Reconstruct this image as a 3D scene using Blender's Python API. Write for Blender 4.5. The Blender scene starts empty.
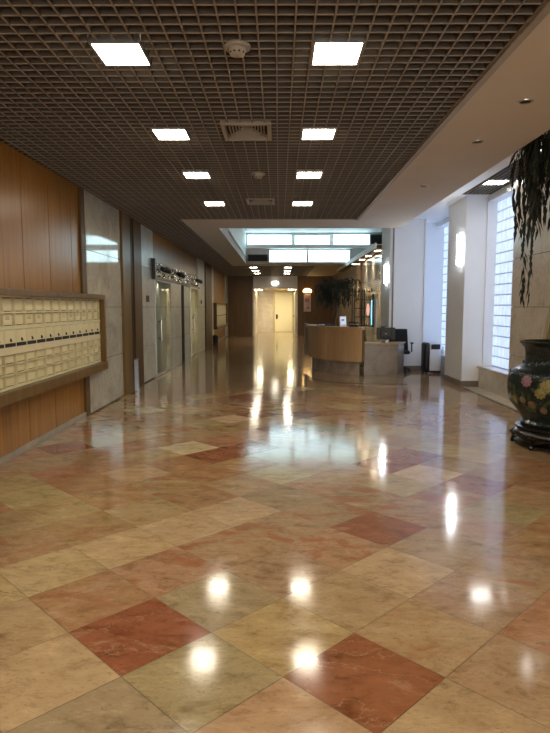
import bpy, bmesh, math, random
from mathutils import Vector, Matrix
random.seed(11)
PI = math.pi
scn = bpy.context.scene
COL = scn.collection
S2 = math.sqrt(.5)

# ------------------------------------------------------------------ materials
def nm(name):
    m = bpy.data.materials.new(name); m.use_nodes = True
    nt = m.node_tree; b = nt.nodes['Principled BSDF']
    return m, nt, b
def N(nt, t, **kw):
    n = nt.nodes.new(t)
    for k, v in kw.items(): setattr(n, k, v)
    return n
def ramp(nt, fac, stops):
    r = N(nt, 'ShaderNodeValToRGB'); el = r.color_ramp.elements
    while len(el) < len(stops): el.new(.5)
    for e, (p, c) in zip(el, stops):
        e.position = p; e.color = (*c, 1) if len(c) == 3 else c
    nt.links.new(fac, r.inputs[0]); return r.outputs[0]
def noise(nt, vec, scale, detail=4, rough=.55, dist=0):
    n = N(nt, 'ShaderNodeTexNoise'); n.inputs['Scale'].default_value = scale
    n.inputs['Detail'].default_value = detail; n.inputs['Roughness'].default_value = rough
    n.inputs['Distortion'].default_value = dist
    if vec is not None: nt.links.new(vec, n.inputs['Vector'])
    return n.outputs['Fac']
def mapping(nt, scale=(1,1,1), rot=(0,0,0)):
    g = N(nt, 'ShaderNodeNewGeometry'); mp = N(nt, 'ShaderNodeMapping')
    mp.inputs['Scale'].default_value = scale; mp.inputs['Rotation'].default_value = rot
    nt.links.new(g.outputs['Position'], mp.inputs['Vector']); return mp.outputs[0]
def bump(nt, b, h, strength=.2, dist=.02):
    bp = N(nt, 'ShaderNodeBump'); bp.inputs['Strength'].default_value = strength
    bp.inputs['Distance'].default_value = dist
    nt.links.new(h, bp.inputs['Height']); nt.links.new(bp.outputs[0], b.inputs['Normal'])
def plain(name, c, rough=.5, metal=0, var=.06, scale=6, spec=.5, bmp=0):
    m, nt, b = nm(name)
    v = mapping(nt)
    f = noise(nt, v, scale, 4)
    c2 = tuple(max(0, x*(1-var)) for x in c); c3 = tuple(min(1, x*(1+var)) for x in c)
    nt.links.new(ramp(nt, f, [(.3, c2), (.7, c3)]), b.inputs['Base Color'])
    b.inputs['Roughness'].default_value = rough; b.inputs['Metallic'].default_value = metal
    b.inputs['Specular IOR Level'].default_value = spec
    if bmp: bump(nt, b, noise(nt, v, scale*12, 2), bmp, .005)
    return m
def emit(name, c, s):
    m, nt, b = nm(name)
    b.inputs['Base Color'].default_value = (.8, .8, .8, 1)
    b.inputs['Emission Color'].default_value = (*c, 1); b.inputs['Emission Strength'].default_value = s
    return m
def wood(name, a, b_, c, rough=.28, grain=(9, 9, .55), var=True):
    m, nt, b = nm(name)
    v = mapping(nt, grain)
    f1 = noise(nt, v, 1.6, 8, .6, .5)
    f2 = noise(nt, mapping(nt, (.9, .9, .12)), 1.3, 3)
    c1 = ramp(nt, f1, [(.25, a), (.52, b_), (.78, c)])
    mx = N(nt, 'ShaderNodeMix', data_type='RGBA', blend_type='MULTIPLY'); mx.inputs[0].default_value = 1
    nt.links.new(c1, mx.inputs[6]); nt.links.new(ramp(nt, f2, [(.3, (.78,.76,.72)), (.7, (1,1,1))]), mx.inputs[7])
    nt.links.new(mx.outputs[2], b.inputs['Base Color'])
    b.inputs['Roughness'].default_value = rough
    b.inputs['Coat Weight'].default_value = .08; b.inputs['Coat Roughness'].default_value = .2; b.inputs['Specular IOR Level'].default_value = .24
    bump(nt, b, f1, .06, .004)
    return m
def marble(name, a, b_, c, rough=.14, scale=1.0):
    m, nt, b = nm(name)
    v = mapping(nt, (scale, scale, scale))
    f = noise(nt, v, 2.2, 8, .62, .8)
    v2 = noise(nt, v, 3.1, 9, .6, 1.2)
    col = ramp(nt, f, [(.28, a), (.5, b_), (.74, c)])
    vein = ramp(nt, v2, [(.485, (1,1,1)), (.5, (.72,.68,.62)), (.515, (1,1,1))])
    mx = N(nt, 'ShaderNodeMix', data_type='RGBA', blend_type='MULTIPLY'); mx.inputs[0].default_value = .8
    nt.links.new(col, mx.inputs[6]); nt.links.new(vein, mx.inputs[7])
    nt.links.new(mx.outputs[2], b.inputs['Base Color']); b.inputs['Roughness'].default_value = rough; b.inputs['Specular IOR Level'].default_value = .36
    return m
def floor_mat():
    m, nt, b = nm('floor_marble'); L = nt.links.new
    at = N(nt, 'ShaderNodeAttribute', attribute_name='tile'); inf = N(nt, 'ShaderNodeAttribute', attribute_name='info')
    sp = N(nt, 'ShaderNodeSeparateColor'); L(inf.outputs['Color'], sp.inputs[0])
    g = N(nt, 'ShaderNodeNewGeometry')
    off = N(nt, 'ShaderNodeVectorMath', operation='SCALE'); off.inputs[0].default_value = (37, 61, 23); L(sp.outputs[0], off.inputs['Scale'])
    ad = N(nt, 'ShaderNodeVectorMath', operation='ADD'); L(g.outputs['Position'], ad.inputs[0]); L(off.outputs[0], ad.inputs[1])
    mp = N(nt, 'ShaderNodeMapping'); mp.inputs['Scale'].default_value = (1, 1.9, 1); mp.inputs['Rotation'].default_value = (0, 0, .5)
    L(ad.outputs[0], mp.inputs[0]); v = mp.outputs[0]
    n1 = noise(nt, v, 5.0, 12, .70, .35)
    tone = ramp(nt, n1, [(.30, (.55,.49,.42)), (.47, (.95,.93,.90)), (.58, (1.05,1.05,1.03)), (.70, (1.40,1.40,1.36))])
    m1 = N(nt, 'ShaderNodeMix', data_type='RGBA', blend_type='MULTIPLY'); m1.inputs[0].default_value = 1
    L(at.outputs['Color'], m1.inputs[6]); L(tone, m1.inputs[7])
    n6 = noise(nt, v, 26, 6, .75, .2)
    fine = ramp(nt, n6, [(.33, (.62,.58,.52)), (.46, (1,1,1)), (.6, (1,1,1)), (.72, (1.22,1.2,1.16))])
    m0 = N(nt, 'ShaderNodeMix', data_type='RGBA', blend_type='MULTIPLY'); m0.inputs[0].default_value = .75
    L(m1.outputs[2], m0.inputs[6]); L(fine, m0.inputs[7]); m1 = m0
    # red-brown clouds
    n2 = noise(nt, v, 2.4, 10, .66, .6)
    fr = N(nt, 'ShaderNodeMapRange'); fr.inputs[1].default_value = .50; fr.inputs[2].default_value = .58
    L(n2, fr.inputs[0])
    mu = N(nt, 'ShaderNodeMath', operation='MULTIPLY'); L(fr.outputs[0], mu.inputs[0]); L(sp.outputs[1], mu.inputs[1])
    m2 = N(nt, 'ShaderNodeMix', data_type='RGBA'); L(mu.outputs[0], m2.inputs[0]); L(m1.outputs[2], m2.inputs[6])
    m2.inputs[7].default_value = (.29, .12, .055, 1)
    # pale patches
    n4 = noise(nt, v, 3.4, 10, .7, .5)
    fp = N(nt, 'ShaderNodeMapRange'); fp.inputs[1].default_value = .56; fp.inputs[2].default_value = .66; fp.inputs[4].default_value = .35
    L(n4, fp.inputs[0])
    m3 = N(nt, 'ShaderNodeMix', data_type='RGBA'); L(fp.outputs[0], m3.inputs[0]); L(m2.outputs[2], m3.inputs[6])
    m3.inputs[7].default_value = (.46, .325, .205, 1)
    nw = noise(nt, v, 1.9, 10, .62, .4)
    pv = ramp(nt, nw, [(.491, (0,0,0)), (.5, (.32,.32,.32)), (.509, (0,0,0))])
    m5 = N(nt, 'ShaderNodeMix', data_type='RGBA'); L(pv, m5.inputs[0]); L(m3.outputs[2], m5.inputs[6]); m5.inputs[7].default_value = (.47, .345, .225, 1); m3 = m5
    # dark veins
    n3 = noise(nt, v, 3.0, 12, .66, .5)
    ve = ramp(nt, n3, [(.490, (0,0,0)), (.5, (1,1,1)), (.510, (0,0,0))])
    n5 = noise(nt, v, 2.3, 3)
    ms = ramp(nt, n5, [(.5, (0,0,0)), (.62, (1,1,1))])
    mv = N(nt, 'ShaderNodeMath', operation='MULTIPLY'); L(ve, mv.inputs[0]); L(ms, mv.inputs[1])
    mv2 = N(nt, 'ShaderNodeMath', operation='MULTIPLY'); L(mv.outputs[0], mv2.inputs[0]); L(sp.outputs[2], mv2.inputs[1])
    m4 = N(nt, 'ShaderNodeMix', data_type='RGBA'); L(mv2.outputs[0], m4.inputs[0]); L(m3.outputs[2], m4.inputs[6])
    m4.inputs[7].default_value = (.07, .05, .03, 1)
    L(m4.outputs[2], b.inputs['Base Color'])
    rr = ramp(nt, noise(nt, v, 5, 5), [(.3, (.08,)*3), (.7, (.135,)*3)])
    L(rr, b.inputs['Roughness'])
    b.inputs['Specular IOR Level'].default_value = .42
    bump(nt, b, noise(nt, mapping(nt), 7, 2), .012, .02)
    return m
def glass_mat(name, tint, refl=.12):
    m, nt, b = nm(name); L = nt.links.new
    out = nt.nodes['Material Output']
    tr = N(nt, 'ShaderNodeBsdfTransparent'); tr.inputs[0].default_value = (*tint, 1)
    gl = N(nt, 'ShaderNodeBsdfGlossy'); gl.inputs['Roughness'].default_value = .03
    lw = N(nt, 'ShaderNodeLayerWeight'); pw = N(nt, 'ShaderNodeMath', operation='POWER'); pw.inputs[1].default_value = 4; L(lw.outputs['Facing'], pw.inputs[0])
    fr = N(nt, 'ShaderNodeMath', operation='MULTIPLY'); fr.inputs[1].default_value = .35; L(pw.outputs[0], fr.inputs[0])
    mx = N(nt, 'ShaderNodeMixShader'); L(fr.outputs[0], mx.inputs[0]); L(tr.outputs[0], mx.inputs[1]); L(gl.outputs[0], mx.inputs[2])
    L(mx.outputs[0], out.inputs[0]); return m
def block_mat():
    m, nt, b = nm('glass_block'); L = nt.links.new
    v = mapping(nt, (1, 30, 4)); f = noise(nt, v, 1.0, 3, .5)
    c = ramp(nt, f, [(.3, (.30,.42,.72)), (.7, (.62,.75,1.0))])
    L(c, b.inputs['Emission Color']); b.inputs['Emission Strength'].default_value = BLOCK
    b.inputs['Base Color'].default_value = (.55, .62, .7, 1); b.inputs['Roughness'].default_value = .08
    bump(nt, b, f, .5, .02)
    return m
def vase_mat():
    m, nt, b = nm('vase_lacquer'); L = nt.links.new
    tc = N(nt, 'ShaderNodeTexCoord')
    vo = N(nt, 'ShaderNodeTexVoronoi'); vo.inputs['Scale'].default_value = 55; L(tc.outputs['Object'], vo.inputs['Vector'])
    c = ramp(nt, vo.outputs['Distance'], [(.1, (.018,.032,.028)), (.5, (.006,.011,.010))])
    L(c, b.inputs['Base Color']); b.inputs['Roughness'].default_value = .24
    b.inputs['Coat Weight'].default_value = .15; b.inputs['Specular IOR Level'].default_value = .35
    bump(nt, b, vo.outputs['Distance'], .25, .004); return m

PANEL = 25.0; BLOCK = .52; SKYW = 2.2
M = dict(
 floor=floor_mat(), grout=plain('grout', (.10,.075,.05), .7),
 wood=wood('honey_wood', (.21,.090,.013), (.32,.145,.022), (.42,.205,.036)),
 wood_dark=wood('dark_wood', (.075,.038,.010), (.115,.060,.016), (.15,.080,.022), .5),
 wood_frame=wood('frame_wood', (.10,.055,.014), (.15,.086,.022), (.19,.112,.030), .4),
 wood_end=wood('end_wood', (.11,.056,.015), (.15,.080,.021), (.19,.104,.03), .35),
 wood_desk=wood('desk_wood', (.44,.27,.13), (.54,.34,.17), (.62,.41,.22), .3),
 marble=marble('wall_marble', (.34,.31,.25), (.45,.42,.345), (.55,.52,.44), .06),
 marble_lift=marble('lift_marble', (.38,.37,.31), (.50,.48,.41), (.60,.58,.51), .30),
 marble_warm=marble('warm_marble', (.52,.46,.37), (.60,.54,.44), (.68,.62,.52), .16),
 plinth=marble('plinth_marble', (.22,.165,.13), (.32,.25,.20), (.46,.38,.31), .14, 1.6),
 counter=marble('counter_marble', (.15,.115,.085), (.21,.16,.12), (.28,.22,.17), .2, 1.4),
 joint=plain('joint', (.10,.09,.075), .8),
 dark=plain('dark_void', (.012,.011,.010), .8),
 plenum=plain('plenum', (.05,.042,.034), .9),
 lattice=plain('lattice', (.085,.068,.054), .6, 0, .05), lattice_lit_edge=plain('lattice_lit_edge', (.26,.225,.185), .5, 0, .05),  # same paint on all blades; undersides coloured lighter to imitate floor bounce
 soffit=plain('soffit_paint', (.62,.565,.50), .75, 0, .02, 2),
 white=plain('white_paint', (.86,.87,.87), .6, 0, .02, 2),
 cream=plain('cream_paint', (.60,.53,.32), .5, 0, .04, 3),
 cream_door=plain('cream_door', (.64,.565,.33), .5, 0, .05, 5),
 card=plain('card', (.80,.74,.52), .6),
 gap_shade=plain('gap_shade_olive', (.10,.08,.04), .7), ink=plain('ink', (.30,.26,.16), .7),  # olive backing colour stands in for shadow round the mailbox doors
 yellow_door=plain('corridor_door', (.82,.78,.56), .45, 0, .02),
 metal=plain('brushed_metal', (.55,.55,.55), .32, 1, .06),
 chrome=plain('chrome', (.75,.75,.75), .12, 1, .02),
 gunmetal=plain('gunmetal', (.03,.03,.03), .35, .6),
 black=plain('black_plastic', (.012,.012,.013), .42),
 black_gloss=plain('black_gloss', (.012,.012,.014), .15),
 fabric=plain('black_fabric', (.016,.017,.020), .85, 0, .2, 30, .3, .2),
 plastic=plain('white_plastic', (.80,.81,.83), .35, 0, .02),
 grey_plastic=plain('grey_plastic', (.33,.30,.26), .5),
 panel=emit('light_panel', (1, .90, .72), PANEL),
 panel_cool=emit('light_panel_cool', (1, .96, .88), 16),
 corridor_lamp=emit('corridor_lamp', (1, .88, .60), 25),
 emergency=emit('emergency_lamp', (1, .93, .74), 6),
 sconce=emit('sconce_glass', (.93, .97, 1), 26),
 picture_lamp=emit('picture_lamp_glow', (1, .62, .22), 7),
 entrance_fill=emit('entrance_fill_glow', (1, .92, .80), 2.4),  # glow of the added fill glazing in the back wall
 spot=emit('spot_glow', (1, .86, .62), 12),
 sky_window=emit('daylit_window', (.62, .92, 1), SKYW),
 block=block_mat(), mortar=plain('mortar', (.42,.46,.54), .7),
 glass=glass_mat('clear_glass', (.90,.94,.91)),
 vase=vase_mat(), vase_dark=plain('vase_band', (.006,.010,.010), .28),
 pink=plain('paint_pink', (.22,.11,.15), .4, 0, .35, 40), yellow=plain('paint_yellow', (.20,.165,.045), .4, 0, .4, 40),
 leafpaint=plain('paint_leaf', (.022,.042,.016), .4, 0, .4, 40), orange=plain('paint_orange', (.17,.10,.055), .4, 0, .3, 40),
 stand=plain('ebony', (.010,.008,.007), .25),
 bark=plain('bark', (.09,.065,.045), .85, 0, .2, 20), leaf=plain('leaf', (.012,.017,.008), .5, 0, .4, 9),
 leaf_far=plain('leaf_far', (.011,.020,.010), .6, 0, .35, 9),
 soil=plain('soil', (.03,.02,.014), .95), terracotta=plain('planter', (.12,.09,.07), .6),
 gold=plain('gilt', (.38,.28,.14), .4, .4, .15, 20), canvas=plain('canvas', (.20,.15,.10), .8, 0, .3, 5),
 mauve=plain('mauve_paint', (.55,.42,.36), .6, 0, .2, 5),
 inlay=plain('inlay_stone', (.055,.04,.032), .16), strip=marble('border_marble', (.42,.35,.27), (.52,.45,.35), (.6,.53,.43), .14),
 skirting=plain('skirting_stone', (.20,.155,.125), .3), baseboard=plain('baseboard_stone', (.27,.225,.165), .3, 0, .2, 3),
 orange_wood=wood('orange_wood', (.42,.17,.05), (.50,.22,.07), (.55,.27,.1), .3),
 red=plain('red_paint', (.45,.16,.13), .5), screen_blue=emit('screen_cyan', (.12,.55,.9), 1.3), screen_pink=emit('screen_pink', (.9,.35,.28), .45),
 sign_face=emit('sign_face', (.45,.6,.9), .35),
)
def hammered():
    m, nt, b = nm('hammered_steel'); v = mapping(nt, (1, 1.6, 5))
    b.inputs['Base Color'].default_value = (.72, .70, .66, 1); b.inputs['Metallic'].default_value = 1; b.inputs['Roughness'].default_value = .07
    bump(nt, b, noise(nt, v, 1.3, 3, .5, 1.5), 1.0, .25); return m
M['hammered'] = hammered()

# ------------------------------------------------------------------ mesh builder
class MB:
    def __init__(s): s.b = bmesh.new(); s.mi = 0
    def _f(s, vs):
        try:
            f = s.b.faces.new(vs); f.material_index = s.mi; return f
        except ValueError: return None
    def box(s, x0, x1, y0, y1, z0, z1):
        p = [s.b.verts.new((x, y, z)) for z in (z0, z1) for (x, y) in ((x0,y0),(x1,y0),(x1,y1),(x0,y1))]
        for q in ((3,2,1,0),(4,5,6,7),(0,1,5,4),(1,2,6,5),(2,3,7,6),(3,0,4,7)): s._f([p[i] for i in q])
        return s
    def bbox(s, x0, x1, y0, y1, z0, z1, r=.01, seg=2):
        t = bmesh.new(); bmesh.ops.create_cube(t, size=1)
        for v in t.verts: v.co = Vector(((x0+x1)/2+v.co.x*(x1-x0), (y0+y1)/2+v.co.y*(y1-y0), (z0+z1)/2+v.co.z*(z1-z0)))
        bmesh.ops.bevel(t, geom=t.edges[:], offset=r, segments=seg, affect='EDGES', profile=.5)
        return s.add(t)
    def add(s, t, mat=None):
        mp = {}
        for v in t.verts: mp[v] = s.b.verts.new(mat @ v.co if mat else v.co)
        for f in t.faces: s._f([mp[v] for v in f.verts])
        t.free(); return s
    def prism(s, poly, z0, z1):
        a = [s.b.verts.new((x, y, z0)) for x, y in poly]; c = [s.b.verts.new((x, y, z1)) for x, y in poly]
        s._f(a[::-1]); s._f(c); n = len(poly)
        for i in range(n): s._f([a[i], a[(i+1)%n], c[(i+1)%n], c[i]])
        return s
    def ribbon(s, inner, outer, z0, z1):
        n = len(inner)
        a = [[s.b.verts.new((p[0], p[1], z)) for p in L] for L in (inner, outer) for z in (z0, z1)]
        i0, i1, o0, o1 = a
        for k in range(n-1):
            s._f([o0[k], o0[k+1], o1[k+1], o1[k]]); s._f([i0[k+1], i0[k], i1[k], i1[k+1]])
            s._f([i1[k], o1[k], o1[k+1], i1[k+1]]); s._f([i0[k+1], o0[k+1], o0[k], i0[k]])
        s._f([i0[0], o0[0], o1[0], i1[0]]); s._f([o0[-1], i0[-1], i1[-1], o1[-1]]); return s
    def quad(s, *p): s._f([s.b.verts.new(q) for q in p]); return s
    def lathe(s, prof, c=(0,0), seg=32, z=0, cap=True):
        rings = []
        for r, h in prof:
            rings.append([s.b.verts.new((c[0]+r*math.cos(2*PI*i/seg), c[1]+r*math.sin(2*PI*i/seg), z+h)) for i in range(seg)])
        for A, B in zip(rings, rings[1:]):
            for i in range(seg): s._f([A[i], A[(i+1)%seg], B[(i+1)%seg], B[i]])
        if cap: s._f(rings[0][::-1]); s._f(rings[-1])
        return s
    def cyl(s, c, r, z0, z1, seg=20): return s.lathe([(r, z0), (r, z1)], c, seg)
    def tube(s, pts, r, seg=8):
        pts = [Vector(p) for p in pts]; rs = r if isinstance(r, (list, tuple)) else [r]*len(pts); rings = []
        for i, p in enumerate(pts):
            d = (pts[min(i+1, len(pts)-1)]-pts[max(i-1, 0)]).normalized()
            u = d.cross(Vector((0,0,1)) if abs(d.z) < .9 else Vector((1,0,0))).normalized(); w = d.cross(u)
            rings.append([s.b.verts.new(p+(u*math.cos(2*PI*k/seg)+w*math.sin(2*PI*k/seg))*rs[i]) for k in range(seg)])
        for A, B in zip(rings, rings[1:]):
            for k in range(seg): s._f([A[k], A[(k+1)%seg], B[(k+1)%seg], B[k]])
        s._f(rings[0][::-1]); s._f(rings[-1]); return s
    def build(s, name, mats, parent=None, loc=None, rot=None, smooth=False, bevel=0):
        me = bpy.data.meshes.new(name)
        bmesh.ops.recalc_face_normals(s.b, faces=s.b.faces[:]) if len(s.b.faces) < 60000 else None
        s.b.to_mesh(me); s.b.free()
        for m in (mats if isinstance(mats, (list, tuple)) else [mats]): me.materials.append(M[m])
        o = bpy.data.objects.new(name, me); COL.objects.link(o)
        if parent is not None: o.parent = parent
        if loc: o.location = loc
        if rot: o.rotation_euler = rot
        if smooth:
            for p in me.polygons: p.use_smooth = True
            try: me.set_sharp_from_angle(angle=math.radians(42))
            except Exception: pass
        if bevel:
            bv = o.modifiers.new('bevel', 'BEVEL'); bv.width = bevel; bv.segments = 2; bv.limit_method = 'ANGLE'
        return o
def tag(o, label, cat, group=None):
    o['label'] = label; o['category'] = cat
    if group: o['group'] = group
    return o
def thing(name, label, cat, loc=(0,0,0), rz=0, group=None):
    o = bpy.data.objects.new(name, None); COL.objects.link(o)
    o.empty_display_size = .1; o.location = loc; o.rotation_euler = (0, 0, rz)
    return tag(o, label, cat, group)
def st(o):
    o['kind'] = 'structure'; return o
def dup(root, loc, label, group=None, name=None):
    r = root.copy(); COL.objects.link(r); r.location = loc; r['label'] = label
    if group: r['group'] = group
    for ch in root.children:
        c = ch.copy(); COL.objects.link(c); c.parent = r
        for g in ch.children:
            d = g.copy(); COL.objects.link(d); d.parent = c
    return r
def spline(P, n=10):
    P = [Vector(p) for p in P]; out = []
    Q = [P[0]*2-P[1]] + P + [P[-1]*2-P[-2]]
    for i in range(1, len(Q)-2):
        for k in range(n):
            t = k/n; a, b, c, d = Q[i-1:i+3]
            out.append(.5*((2*b)+(c-a)*t+(2*a-5*b+4*c-d)*t*t+(3*b-a-3*c+d)*t**3))
    out.append(P[-1]); return out
def offset2(L, d):
    out = []
    for i, p in enumerate(L):
        t = (L[min(i+1, len(L)-1)]-L[max(i-1, 0)]); t = Vector((t.x, t.y)).normalized()
        out.append(Vector((p.x-t.y*d, p.y+t.x*d)))
    return out

H = 1.5; ZC = 3.08; ZH = 3.53; ZR = 4.22
XL = -2.66; XR = 3.76; XD = 2.75; YE = 30.9

# ------------------------------------------------------------------ floor
TC = dict(B=(.355,.25,.128), C=(.42,.305,.165), P=(.35,.225,.128), O=(.34,.20,.10), R=(.24,.090,.044), M=(.34,.22,.12), G=(.31,.222,.125), W=(.50,.39,.25))
TMAP = {(-1,2):'B',(0,2):'O',(0,1):'R',(-1,1):'C',(-1,0):'G',(0,0):'G',(1,1):'G',(1,0):'B',(0,-1):'B',(1,-1):'R',(2,0):'B',(2,-1):'P',
 (1,-2):'B',(2,-2):'G',(3,-1):'P',(3,-2):'O',(0,3):'C',(1,2):'M',(2,1):'G',(3,0):'C',(4,-1):'M',(0,4):'O',(1,3):'C',(2,2):'M',(3,1):'M',
 (4,0):'G',(5,-1):'O',(0,5):'B',(1,4):'O',(2,3):'C',(3,2):'M',(4,1):'R',(5,0):'P',(1,5):'B',(2,4):'B',(3,3):'C',(4,2):'M',(5,1):'M',
 (6,0):'B',(1,6):'C',(2,5):'O',(3,4):'O',(4,3):'G',(5,2):'M',(6,1):'M',(7,0):'B',(1,7):'B',(2,6):'O',(3,5):'M',(4,4):'P',(5,3):'P',
 (6,2):'C',(7,1):'R',(8,0):'O',(1,8):'O',(2,7):'O',(3,6):'C',(4,5):'O',(5,4):'C',(6,3):'P',(7,2):'W',(8,1):'O',(2,8):'B',(3,7):'O',
 (4,6):'O',(5,5):'M',(6,4):'P',(7,3):'R',(8,2):'P',(9,1):'O',(2,9):'O',(3,8):'O',(4,7):'B',(5,6):'R',(6,5):'B',(7,4):'B',(8,3):'R',(6,6):'R'}
def build_floor():
    bm = bmesh.new()
    lt = bm.loops.layers.float_color.new('tile'); li = bm.loops.layers.float_color.new('info')
    rnd = random.Random(5); A0, B0, SA, SB, g = 1.161, 1.604, .468, .467, .0014
    for i in range(-12, 64):
        for j in range(-12, 64):
            a0 = A0+SA*i+g; a1 = a0+SA-2*g; b0 = B0+SB*j+g; b1 = b0+SB-2*g
            cx = (a0+a1-b0-b1)/2*S2; cy = (a0+a1+b0+b1)/2*S2
            if not (-3.4 < cx < 4.4 and -4.3 < cy < 36.6): continue
            k = TMAP.get((i, j)) or rnd.choices('BCPORMGW', (4, 3, 3, 5, .9, 4, 1.6, .4))[0]
            c = [x*rnd.uniform(.93, 1.07) for x in TC[k]]
            f = bm.faces.new([bm.verts.new(((a-b)*S2, (a+b)*S2, 0)) for a, b in ((a0,b0),(a1,b0),(a1,b1),(a0,b1))])
            mixv = {'M': .85, 'O': .5, 'P': .35, 'B': .08, 'C': .08, 'G': .05, 'R': .3, 'W': 0}[k]
            for l in f.loops:
                l[lt] = (*c, 1); l[li] = (rnd.random() if l is f.loops[0] else 0, mixv, rnd.choice((.25, .5, .9)) if l is f.loops[0] else 0, 1)
            r, v = f.loops[0][li][0], f.loops[0][li][2]
            for l in f.loops: l[li] = (r, mixv, v, 1)
    n0 = len(bm.faces)
    f = bm.faces.new([bm.verts.new(p) for p in ((-3.6,-4.4,-.004),(4.6,-4.4,-.004),(4.6,36.8,-.004),(-3.6,36.8,-.004))]); f.material_index = 1
    for q in bm.faces: q.normal_update()
    for q in bm.faces:
        if q.normal.z < 0: q.normal_flip()
    me = bpy.data.meshes.new('floor'); bm.to_mesh(me); bm.free()
    me.materials.append(M['floor']); me.materials.append(M['grout'])
    st_o = bpy.data.objects.new('floor', me); COL.objects.link(st_o); st(st_o)
build_floor()
# border along the window wall and inlay curve round the desk
b = MB().box(3.47, 4.05, -4, 11.15, -.02, .004); st(b.build('trim_1', 'strip'))
b = MB().box(3.42, 3.47, -4, 10.9, -.02, .005); st(b.build('trim_2', 'inlay'))
cv = spline([(.56,15.4,0),(.50,14.2,0),(.56,13.2,0),(.88,12.1,0),(1.55,11.62,0),(2.5,11.55,0)], 8)
st(MB().ribbon(offset2(cv, .04), offset2(cv, -.04), -.02, .005).build('trim_3', 'inlay'))

# ------------------------------------------------------------------ walls
def boards(mb, x, y0, y1, z0, z1, pitch, first=None, gap=.012, t=.03):
    y = y0
    cuts = [y0]; k = first if first is not None else y0+pitch
    while k < y1-.05:
        if k > y0+.02: cuts.append(k)
        k += pitch
    cuts.append(y1)
    for a, c in zip(cuts, cuts[1:]): mb.box(x-t, x, a+gap/2, c-gap/2, z0, z1)
def slabs(mb, x, y0, y1, z0, z1, ycuts=(), gap=.008, t=.03, zc=(.73, 1.5, 2.28)):
    ys = [y0]+list(ycuts)+[y1]; zs = [z0]+[z for z in zc if z0 < z < z1]+[z1]
    for a, c in zip(ys, ys[1:]):
        for p, q in zip(zs, zs[1:]): mb.box(x-t, x, a+gap/2, c-gap/2, p+gap/2, q-gap/2)
# shell
st(MB().box(-3.9, -3.7, -4.2, 37, 0, 4.6).build('wall_left', 'dark'))
w = MB(); w.mi = 0
boards(w, XL, -4, 8.03, .05, ZC, .733, first=-4+.733*3-.01+.0)
boards(w, XL, 24.1, 29.2, .05, ZC, .85)
w.box(XL-.03, XL, 12.6, 19.4, 2.47, ZC)
w.mi = 1; w.box(XL-.12, XL-.03, -4, 8.1, 0, ZC); w.box(XL-.1, XL-.03, 24, 29.3, 0, ZC); w.box(XL-.1, XL-.03, 12.6, 19.4, 2.45, ZC)
st(w.build('wall_left_panelling', ['wood', 'dark']))
st(MB().box(XL-.02, XL+.022, -4, 8.2, 0, .068).box(XL-.02, XL+.02, 24.1, 29.2, 0, .07).build('baseboard_left', 'baseboard', bevel=.004))
w = MB()
slabs(w, -2.625, 8.2, 9.95, .02, ZC); w.mi = 2; slabs(w, -2.64, 11.45, 12.62, .02, ZC)
# lift alcoves
slabs(w, -2.74, 12.6, 14.4, 0, 2.3, (13.1, 13.75), gap=.008)
for (a, c) in ((14.4, 15.9), (16.35, 17.7)):
    zs = [0, .73, 1.5, 2.12]
    for p, q in zip(zs, zs[1:]): w.box(-3.3, -2.60 if a < 15 else -2.66, a, c, p+.004, q-.004)
slabs(w, -2.74, 17.7, 19.4, 0, 2.3, (18.5,), gap=.008)
zs = [0, .73, 1.5, 2.28, ZC]
for p, q in zip(zs, zs[1:]): w.box(-3.3, -2.63, 19.4, 21.2, p+.004, q-.004)
slabs(w, -2.63, 23.2, 24.1, .02, ZC); slabs(w, -2.63, 29.2, YE, .02, ZC)
w.mi = 1
w.box(-2.75, -2.655, 8.1, 10, 0, ZC); w.box(-2.9, -2.67, 11.4, 12.6, 0, ZC); w.box(-3.4, -3.31, 12.5, 21.3, 0, 2.5); w.box(-3.3, -2.78, 12.6, 14.4, 0, 2.2); w.box(-3.3, -2.78, 17.7, 19.4, 0, 2.2)
w.box(-3.28, -2.61, 14.41, 15.89, 0, 2.1); w.box(-3.28, -2.67, 16.36, 17.69, 0, 2.1); w.box(-3.29, -2.64, 19.42, 21.2, 0, ZC)
w.box(-3.3, -2.67, 12.6, 19.4, 2.2, 2.24); w.box(-2.75, -2.66, 23.1, 24.2, 0, ZC); w.box(-2.75, -2.66, 29.1, YE, 0, ZC)
st(w.build('wall_left_marble', ['marble', 'joint', 'marble_lift']))
# timber pilasters, dark niche
st(MB().box(-2.75, -2.63, 8.035, 8.2, 0, ZC).build('trim_4', 'wood_dark', bevel=.006))
st(MB().box(-2.9, -2.585, 9.95, 10.5, 0, ZC).build('trim_5', 'wood_frame', bevel=.006))
st(MB().box(-2.9, -2.615, 10.86, 11.45, 0, ZC).build('trim_6', 'wood_dark', bevel=.006))
st(MB().box(-2.92, -2.89, 10.48, 10.9, 0, ZC).box(-3.3, -2.596, 15.9, 16.35, 0, 2.08).build('wall_niche', 'dark'))
st(MB().box(-2.60, -2.575, 10.50, 10.53, 0, ZC).build('trim_7', 'gunmetal'))
st(MB().box(-2.9, -2.60, 21.2, 23.2, 0, ZC).build('trim_8', 'wood_dark', bevel=.006))
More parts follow.
